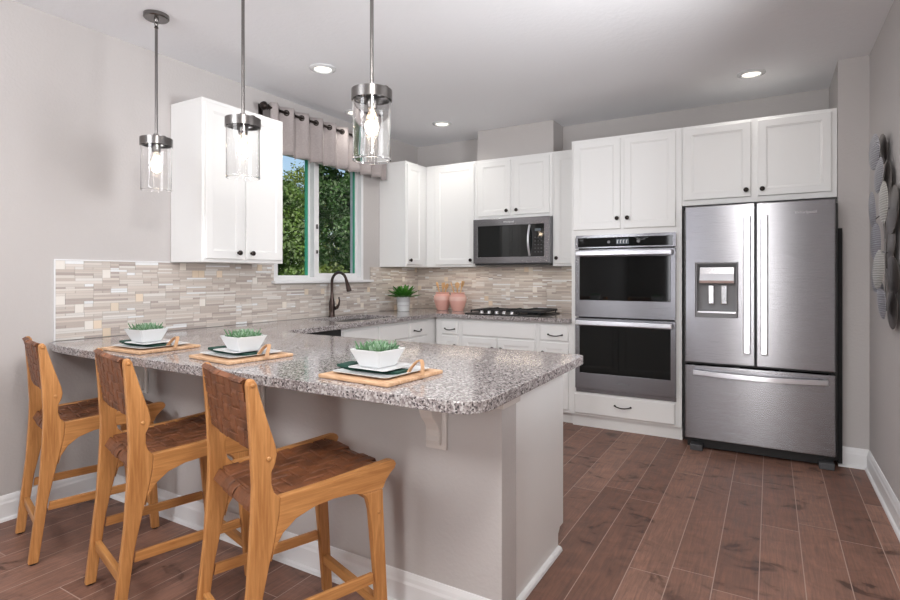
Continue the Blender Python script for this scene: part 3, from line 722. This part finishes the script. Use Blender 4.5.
for j in range(rows+1):
    z = 2.255+.385*j/rows
    for i in range(seg+1):
        t = i/seg; ph = t*NP*PI; amp = .034*(1.0+.15*(1-j/rows)*math.sin(t*37))
        s_ = math.sin(ph); s_ = math.copysign(abs(s_)**.65, s_)
        vs.append((rx+amp*s_, y0+(y1-y0)*t+.018*math.sin(2*ph), z+.008*(1-j/rows)*math.sin(ph+.5)))
for j in range(rows):
    for i in range(seg): a = j*(seg+1)+i; fs.append((a, a+1, a+seg+2, a+seg+1))
mb.poly_faces(vs, fs)
part('fabric', mb, M['linen'], vr, smooth=True, solid=.003)
for k in range(NP+1):
    y = y0+(y1-y0)*min(max(k/NP, .012), .988); sg = 1 if k % 2 == 0 else -1
    Mx = Matrix.Translation((rx, y, rz)) @ Matrix.Rotation(sg*math.radians(55), 4, 'Z') @ Matrix.Rotation(PI/2, 4, 'X')
    tr = [(.019+.007*math.cos(a*PI/4), .005*math.sin(a*PI/4)) for a in range(9)]
    part('grommet', MB().lathe(tr, Mx, 20, cap=False), M['bronze'], vr, smooth=True)

# ---------------------------------------------------------------- bar stools
def prismx(pts, xa, xb): return MB().prism(pts, lambda t, p: (xa if t == 0 else xb, p[0], p[1]))
REAR = [(-.268, .006), (-.230, .006), (-.194, .28), (-.164, .42), (-.152, .47), (-.135, .56), (-.132, .612), (-.150, .632), (-.158, .66), (-.158, .695), (-.146, .72), (-.141, .745), (-.146, .775),
        (-.173, .86), (-.199, .950), (-.203, .967), (-.211, .978), (-.219, .980), (-.228, .975), (-.231, .963), (-.220, .80), (-.213, .66), (-.216, .56), (-.228, .36)]
RAIL = [(-.1315, .612), (-.1345, .56), (-.151, .472), (-.159, .425), (-.148, .462), (-.122, .502), (-.080, .534), (-.020, .553), (.050, .560), (.120, .556), (.158, .546), (.239, .546), (.252, .572),
        (.270, .592), (.288, .606), (.294, .620), (.286, .634), (.268, .638), (.200, .632), (.050, .620)]
FRONT = [(.158, .5455), (.176, .525), (.188, .48), (.207, .28), (.230, .006), (.266, .006), (.250, .30), (.240, .50), (.239, .5455)]
def weave(mb, nu, nv, S, wu, wv, amp):
    """two families of flat straps passing over and under each other; S(u,v)->(point, normal)"""
    sub = 3
    def strap(along_u, k):
        n = nu if along_u else nv; pts = []; m_ = n*sub
        c = (k+.5)/(nv if along_u else nu); hw = .448/(nv if along_u else nu)
        prev = None
        for i in range(m_+1):
            t = i/m_; f_ = t*n
            def side(q):
                q = min(max(q, 0), n-1)
                a, b = (q, k) if along_u else (k, q)
                ov = ((a+b) % 4) < 2
                return 1 if ov == along_u else -1
            c0 = int(f_); fr_ = f_-c0
            s0 = side(c0); s = s0
            if fr_ < .01: s = (side(c0-1)+side(c0))/2
            h = amp*s
            row = []
            for e in (-1, -.84, .84, 1):
                uv = (t, c+hw*e) if along_u else (c+hw*e, t)
                p, nn = S(*uv); row.append(mb.bm.verts.new(p+nn*(h-(.0036 if abs(e) == 1 else 0))))
            if prev:
                for a in range(3): mb.bm.faces.new((prev[a], prev[a+1], row[a+1], row[a]))
            prev = row
    for k in range(nv): strap(True, k)
    for k in range(nu): strap(False, k)
def stool():
    r = thing('bar_stool', '', 'bar stool', (0, 0, 0), 0, 'woven leather bar stools at the peninsula')
    A = lambda nm, mb, m, **k: part(nm, mb, m, r, local=True, **k)
    for s in (-1, 1):
        xa, xb = (.191, .219) if s > 0 else (-.219, -.191)
        A('leg', prismx(REAR, xa, xb), M['teak'], bevel=.004)
        A('side_rail', prismx(RAIL, xa, xb), M['teak_rail'], bevel=.004)
        A('leg', prismx(FRONT, xa, xb), M['teak'], bevel=.004)
        A('stretcher', MB().prism([(-.196, .225), (-.190, .262), (.203, .262), (.206, .225)], lambda t, p: ((xa+.006) if t == 0 else (xb-.006), p[0], p[1])), M['teak_rail'], bevel=.003)
        for (y, z) in ((-.216, .962), (-.168, .737), (.222, .47)):
            A('screw_cap', MB().lathe([(.0075, 0), (.0075, .002), (.004, .005), (0, .005)], Matrix.Translation((s*.2195, y, z)) @ Matrix.Rotation(s*PI/2, 4, 'Y'), 12), M['teak_cross'])
        for y in (-.249, .247):
            A('glide', MB().lathe([(.012, 0), (.014, .003), (.010, .006), (0, .006)], Matrix.Translation((s*.206, y, .0003)), 12), M['black'])
    for (y0, y1, z0, z1) in ((-.235, -.213, .140, .180), (.222, .246, .125, .160), (.214, .236, .490, .532), (-.190, -.165, .555, .580)):
        A('stretcher', MB().box(-.1895, .1895, y0, y1, z0, z1), M['teak_cross'], bevel=.003)
    mb = MB()
    def S(u, v):      # seat: wraps over front and rear edges
        L = .44; y = -.205+v*.475; x = -.188+u*.376
        z = .606+.020*max(0, (y+.1))/.37-.004*math.sin(u*PI)
        n_ = Vector((0, 0, 1))
        if v < .15: k = (.15-v)/.15; z -= .052*max(0, k-.25)**1.2+.004*k; y = -.205+.15*.475-.064*math.sin(min(1, k*1.25)*PI/2); n_ = Vector((0, -min(1, k*1.2), 1.02-min(1, k*1.2))).normalized()*.6
        if v > .95: k = (v-.95)/.05; z -= .028*k*k; y = -.205+.95*.475+.022*math.sin(k*PI/2); n_ = Vector((0, k, 1.02-k)).normalized()
        return Vector((x, y, z)), n_
    weave(mb, 8, 10, S, 0, 0, .0036)
    A('seat', mb, M['leather'], solid=.0026, fixn=True)
    mb = MB()
    def B(u, v):
        x = -.188+u*.376; L0 = .215; t = v*(L0+.055)
        if t < L0:
            z = .762+t*.95; y = -.1860-t*.155
            return Vector((x, y+.008*math.sin(u*PI)*-1, z)), Vector((0, .98, .15)).normalized()
        a = (t-L0)/.055*PI*.95
        z = .762+L0*.95+.010*math.sin(a)*1.0; y = -.1860-L0*.155-.010*(1-math.cos(a))
        return Vector((x, y-.008*math.sin(u*PI), z)), Vector((0, math.cos(a), math.sin(a)))
    weave(mb, 8, 9, B, 0, 0, .0034)
    def B2(u, v):
        x = -.188+u*.376; z = .762+v*.204; y = -.202-v*.031
        return Vector((x, y-.008*math.sin(u*PI), z)), Vector((0, -.98, 0)).normalized()
    weave(mb, 8, 7, B2, 0, 0, .0034)
    A('backrest', mb, M['leather'], solid=.0026)
    A('back_bar', MB().box(-.1895, .1895, -.200, -.192, .765, .785), M['teak_cross'])
    return r
s0 = stool(); s0.location = (.512, -3.729, 0); s0.rotation_euler = (0, 0, -.26)
s0['label'] = 'leftmost woven leather bar stool, nearest the left wall'
dup(s0, (1.294, -3.786, 0), -.254, 'middle woven brown leather bar stool of the three at the peninsula')
dup(s0, (2.028, -3.812, 0), -.331, 'rightmost woven brown leather bar stool, nearest the camera')

# ---------------------------------------------------------------- place settings
def rings_q(mb, levels):
    vs = []; fs = []
    for hw, z in levels:
        c = hw*.10
        vs += [(-hw+c, -hw, z), (hw-c, -hw, z), (hw, -hw+c, z), (hw, hw-c, z), (hw-c, hw, z), (-hw+c, hw, z), (-hw, hw-c, z), (-hw, -hw+c, z)]
    k = 8
    for j in range(len(levels)-1):
        for i in range(k): fs.append((j*k+i, j*k+(i+1) % k, (j+1)*k+(i+1) % k, (j+1)*k+i))
    fs.append(tuple(range(k))[::-1]); fs.append(tuple(range((len(levels)-1)*k, len(levels)*k)))
    mb.poly_faces(vs, fs); return mb
SET = {}
def leafblade(mb, base, dirv, L, w, curl=.3, th=.003, seg=5):
    d = Vector(dirv).normalized(); up = Vector((0, 0, 1)); side = d.cross(up)
    side = side.normalized() if side.length > 1e-3 else Vector((1, 0, 0)); nrm = side.cross(d).normalized()
    rows = []
    for i in range(seg+1):
        t = i/seg; p = Vector(base)+d*L*t+up*(-curl*L*t*t)
        ww = w*(math.sin(PI*(.18+.82*(1-t)))**.7 if t < 1 else 0.02)*(1-.35*t)
        rows.append([mb.bm.verts.new(p-side*ww), mb.bm.verts.new(p+nrm*(-th-ww*.25)), mb.bm.verts.new(p+side*ww), mb.bm.verts.new(p+nrm*th*.4)])
    for i in range(seg):
        for k in range(4): mb.bm.faces.new((rows[i][k], rows[i][(k+1) % 4], rows[i+1][(k+1) % 4], rows[i+1][k]))
    mb.bm.faces.new(rows[0]); mb.bm.faces.new(rows[-1][::-1])
def setting(first, x, y, rz, words, bdx=0):
    z = .9145
    nb, wb = words
    if first:
        b = thing('serving_board', '', 'board', (0, 0, 0), 0, 'wooden boards on the peninsula')
        mb = MB(); mb.prism([(-.165, -.16), (.165, -.16), (.165, .16), (-.165, .16)], lambda t, p: (p[0], p[1], .0 if t == 0 else .014))
        part('board_top', mb, M['board'], b, bevel=.004, local=True)
        for sx in (-1, 1):
            pts = []
            for i in range(15):
                t = i/14; hh_ = .048 if sx > 0 else .016; pts.append((sx*(.115+.065*t), .01+.03*math.sin(PI*t)*sx, .0165+hh_*math.sin(PI*t)**.8 if 0 < t < 1 else .0165))
            mb2 = MB(); prev = None
            for (px, py, pz) in pts:
                row = [mb2.bm.verts.new((px, py-.009, pz)), mb2.bm.verts.new((px, py+.009, pz))]
                if prev: mb2.bm.faces.new((prev[0], prev[1], row[1], row[0]))
                prev = row
            part('strap', mb2, M['strapleather'], b, solid=.004, local=True, label='curved tan leather strap handle')
        p_ = rings_q(MB(), [(.085, 0), (.088, .002), (.130, .007), (.132, .010), (.126, .009), (.088, .0045)])
        p = part('dinner_plate', p_, M['ceramic'], None, bevel=.001)
        mb = MB(); mb.box(-.145, .120, -.060, .030, 0, .0045).box(-.142, .116, -.055, .028, .0048, .009).box(-.152, -.096, -.062, .024, .0092, .020)
        nk = part('napkin', mb, M['napkin'], None, bevel=.003)
        p2 = part('salad_plate', rings_q(MB(), [(.055, 0), (.058, .002), (.090, .006), (.091, .009), (.086, .0085), (.058, .0045)]), M['ceramic'], None, bevel=.001)
        bw = thing('succulent_bowl', '', 'planter', (0, 0, 0), 0, 'white bowls of succulents')
        part('bowl', rings_q(MB(), [(.046, 0), (.050, .004), (.075, .063), (.076, .066), (.071, .066), (.052, .012)]), M['ceramic'], bw, bevel=.0015, local=True)
        part('soil', rings_q(MB(), [(.052, .016), (.062, .050), (.054, .053)]), M['soil'], bw, local=True)
        rnd = random.Random(4)
        for q, mm in ((0, 'succulent'), (1, 'succulent_pale')):
            mb = MB()
            for k in range(9):
                cx, cy = rnd.uniform(-.045, .045), rnd.uniform(-.042, .042); cz = .047
                for ring, (nL, tilt, L) in enumerate(((7, .6, .032), (6, 1.1, .042), (4, 2.0, .050))):
                    for i in range(nL):
                        a = 2*PI*i/nL+ring*.4+k
                        leafblade(mb, (cx, cy, cz), (math.cos(a), math.sin(a), tilt), L*rnd.uniform(.8, 1.15), .0062, .05, .003, 3)
            part('succulents', mb, M[mm], bw, local=True)
        SET.update(b=b, p=p, n=nk, s=p2, w=bw)
    def put(key, dz, name_label, cat, grp, a=0, dx=0, dy=0):
        o = SET[key]; lx = x+dx*math.cos(rz)-dy*math.sin(rz); ly = y+dx*math.sin(rz)+dy*math.cos(rz)
        if first: r_ = o; r_.location = (lx, ly, z+dz); r_.rotation_euler = (0, 0, rz+a)
        else: r_ = dup(o, (lx, ly, z+dz), rz+a, '')
        tag(r_, name_label, cat, grp)
    put('b', 0, 'light wooden board under the '+nb, 'board', 'wooden boards on the peninsula')
    put('p', .0145, 'large square white plate on the '+wb, 'plate', 'square white dinner plates')
    put('n', .0195, 'folded dark green napkin on the '+wb, 'napkin', 'folded green napkins', a=.10, dx=-.01)
    put('s', .0290, 'small square white plate beneath the bowl on the '+wb, 'plate', 'small square white plates')
    put('w', .0338, 'square white bowl of green succulents on the '+wb, 'planter', 'white bowls of succulents', dx=bdx)
setting(True, .775, -3.560, 0.0, ('leftmost place setting', 'leftmost board, nearest the wall'), -.045)
setting(False, 1.405, -3.520, -.13, ('middle place setting', 'middle board'), .018)
setting(False, 2.232, -3.560, -.06, ('rightmost place setting', 'rightmost board, nearest the camera'), -.02)

# ---------------------------------------------------------------- plant, crocks, utensils
px, py = .200, -.560
r = thing('potted_plant', 'spiky green plant in a white striped pot in the counter corner', 'plant', (px, py, .9145))
z0 = .9145
part('pot', MB().lathe([(.058, 0), (.062, .003), (.072, .15), (.073, .153), (.067, .153), (.058, .10)], Matrix.Translation((px, py, z0)), 32), M['ceramic'], r, smooth=True)
part('stripe_band', MB().lathe([(.0688, .095), (.0725, .145), (.0732, .145), (.0694, .095), (.0688, .095)], Matrix.Translation((px, py, z0)), 32, cap=False).lathe([(.0660, .055), (.0668, .066), (.0674, .066), (.0666, .055), (.0660, .055)], Matrix.Translation((px, py, z0)), 32, cap=False), M['ceramic_line'], r, smooth=True, label='pale grey glazed bands around the pot')
part('soil', MB().lathe([(.058, .11), (.064, .132), (0, .136)], Matrix.Translation((px, py, z0)), 24), M['soil'], r)
mb = MB(); rnd = random.Random(9)
for ring, (nL, tilt, L, w_) in enumerate(((13, .30, .175, .034), (12, .65, .180, .034), (10, 1.2, .175, .030), (7, 2.6, .155, .024))):
    for i in range(nL):
        a = 2*PI*(i+rnd.uniform(-.25, .25))/nL+ring*.3
        leafblade(mb, (px+.012*math.cos(a), py+.012*math.sin(a), z0+.138), (math.cos(a), math.sin(a), tilt), L*rnd.uniform(.85, 1.1), w_, .10, .002, 6)
part('leaves', mb, M['leaf_bright'], r)

def crock(x, y, label, utl):
    r = thing('utensil_crock', label, 'crock', (x, y, .9145), 0, 'pink crocks of wooden utensils')
    prf = [(.046, 0), (.050, .002), (.060, .03), (.076, .085), (.080, .11), (.077, .135), (.063, .152), (.060, .160), (.066, .168), (.064, .171), (.056, .168), (.055, .155), (.068, .13), (.070, .10), (.050, .03), (0, .010)]
    prf = [(a*1.16, b*1.12) for a, b in prf]
    part('vessel', MB().lathe(prf, Matrix.Translation((x, y, .9145)), 32), M['pink'], r, smooth=True)
    part('glaze_band', MB().lathe([(a*1.16, b*1.12) for a, b in [(.0793, .096), (.0811, .11), (.0784, .134), (.0776, .134), (.0800, .11), (.0782, .096), (.0793, .096)]], Matrix.Translation((x, y, .9145)), 32, cap=False), M['pinklight'], r, smooth=True, label='paler pink shoulder band')
    rnd = random.Random(int(x*100))
    for i, (kind, la) in enumerate(utl):
        a = PI+ (i-(len(utl)-1)/2)*.62; bx = x-.012*(i-(len(utl)-1)/2); tx = x+.052*(i-(len(utl)-1)/2); ty = y+rnd.uniform(-.02, .02)
        b = Vector((bx-.003, y-(ty-y)*.5, .9145+.030)); t = Vector((tx, ty, .9145+.235+rnd.uniform(-.01, .02)))
        d = (t-b).normalized()
        mb = MB(); mb.tube([b, b+(t-b)*.7, t], [.005, .006, .0075], 8)
        q = d.to_track_quat('Z', 'Y').to_matrix().to_4x4()
        if kind == 'spoon': mb.lathe([(0, -.008), (.013, 0), (.023, .018), (.026, .036), (.019, .056), (0, .064)], Matrix.Translation(t) @ q @ Matrix.Diagonal((1, .35, 1, 1)), 14)
        else: mb.prism([(-.009, -.006), (.009, -.006), (.022, .020), (.024, .060), (-.020, .066), (-.021, .020)], lambda tt, p: tuple((Matrix.Translation(t) @ q) @ Vector((p[0], -.003 if tt == 0 else .003, p[1]))))
        o = part('wooden_spoon' if kind == 'spoon' else 'wooden_spatula', mb, M['utensil'], None, smooth=(kind == 'spoon'))
        tag(o, la, kind, 'wooden utensils in the pink crocks')
crock(.448, -.190, 'pink ceramic utensil crock on the left, nearer the corner', [
    ('spoon', 'wooden spoon leaning furthest left in the left pink crock'), ('spatula', 'wooden spatula standing upright in the left pink crock'), ('spoon', 'wooden spoon leaning furthest right in the left pink crock')])
crock(.660, -.230, 'pink ceramic utensil crock on the right, nearer the cooktop', [
    ('spatula', 'wide wooden spatula leaning left in the right pink crock'), ('spoon', 'wooden spoon standing upright in the right pink crock'), ('spatula', 'wooden spatula leaning furthest right in the right pink crock')])

# ---------------------------------------------------------------- metal disc wall sculpture
r = thing('wall_sculpture', 'metal sculpture of overlapping ribbed discs on the right wall', 'wall art', (4.0, -1.5, 1.5))
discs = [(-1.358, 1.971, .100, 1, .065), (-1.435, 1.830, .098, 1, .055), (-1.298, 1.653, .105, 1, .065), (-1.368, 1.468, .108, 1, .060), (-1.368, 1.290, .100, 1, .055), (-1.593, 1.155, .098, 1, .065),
         (-1.751, 1.647, .105, 2, .080), (-1.643, 1.316, .100, 2, .085), (-1.32, 1.99, .085, 3, .022), (-1.451, 1.786, .115, 3, .022), (-1.600, 1.626, .128, 3, .022), (-1.612, 1.285, .100, 3, .022), (-1.585, 1.110, .104, 3, .020), (-1.538, 1.458, .105, 3, .018)]  # dark ones close to the wall are added as shadows of the others
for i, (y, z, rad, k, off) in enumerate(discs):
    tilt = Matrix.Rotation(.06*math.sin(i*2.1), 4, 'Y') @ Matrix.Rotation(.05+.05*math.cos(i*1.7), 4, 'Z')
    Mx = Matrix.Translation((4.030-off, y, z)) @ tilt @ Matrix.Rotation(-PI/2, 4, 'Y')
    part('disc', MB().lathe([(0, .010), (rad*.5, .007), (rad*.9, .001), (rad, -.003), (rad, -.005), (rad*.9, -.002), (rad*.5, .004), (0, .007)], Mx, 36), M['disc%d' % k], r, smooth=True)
mb = MB()
for pts in ([(3.99, -1.34, 2.0), (3.99, -1.45, 1.75), (3.99, -1.55, 1.45), (3.99, -1.57, 1.10)], [(3.985, -1.42, 1.85), (3.98, -1.6, 1.6), (3.98, -1.66, 1.32)], [(3.985, -1.37, 1.42), (3.985, -1.65, 1.40)], [(3.98, -1.3, 1.6), (3.98, -1.72, 1.62)]): mb.tube(pts, .003, 6)
part('wire_frame', mb, M['nickel'], r)

# ---------------------------------------------------------------- outdoors
struct('ground_outside', MB().box(-60, -.16, -30, 60, -.6, -.5), M['grass'])
bpy.data.objects['ground_outside']['kind'] = 'structure'
def tree(x, y, h, rad, m, label, seed, nleaf=5200):
    rnd = random.Random(seed)
    r = thing('tree', label, 'tree', (x, y, -.5), 0, 'trees outside the window')
    part('trunk', MB().tube([(x, y, -.5), (x+.1, y, h*.3), (x-.05, y+.1, h*.6), (x, y, h*.85)], [.16, .12, .08, .03], 8), M['bark'], r, smooth=True)
    mb = MB(); blobs = []
    for i in range(26):
        a = rnd.uniform(0, 2*PI); t = rnd.random(); rr = rad*.75*math.sqrt(rnd.random())*(1-.55*t)
        blobs.append((x+rr*math.cos(a), y+rr*math.sin(a), h*(.12+.80*t), rad*rnd.uniform(.24, .42)))
    for i in range(nleaf):
        bx, by, bz, br_ = blobs[i % len(blobs)]
        v = Vector((rnd.gauss(0, 1), rnd.gauss(0, 1), rnd.gauss(0, 1))).normalized()*br_*rnd.uniform(.7, 1.05)
        p = Vector((bx, by, bz))+v; n1 = Vector((rnd.gauss(0, 1), rnd.gauss(0, 1), rnd.gauss(0, 1))).normalized(); n2 = n1.orthogonal().normalized()
        s = rnd.uniform(.026, .050)*(1+rad*.12)
        vs = [mb.bm.verts.new(q) for q in (p-n1*s, p+n2*s*.55, p+n1*s, p-n2*s*.55)]
        mb.bm.faces.new(vs)
    part('foliage', mb, m, r, fixn=False)
tree(-6.1, 3.1, 3.5, 1.45, M['tree1'], 'mid green leafy tree filling the left window pane, sky above it', 1, 30000)
tree(-6.75, 6.5, 6.6, 1.75, M['tree3'], 'tall dark green tree filling the right window pane', 2, 34000)
tree(-11.2, 9.6, 4.9, 2.5, M['tree2'], 'olive green tree furthest back outside the window', 3, 16000)
tree(-2.9, 1.5, 1.35, .75, M['tree2'], 'low olive bush below the trees outside the window', 5, 4000)
bpy.context.view_layer.update()
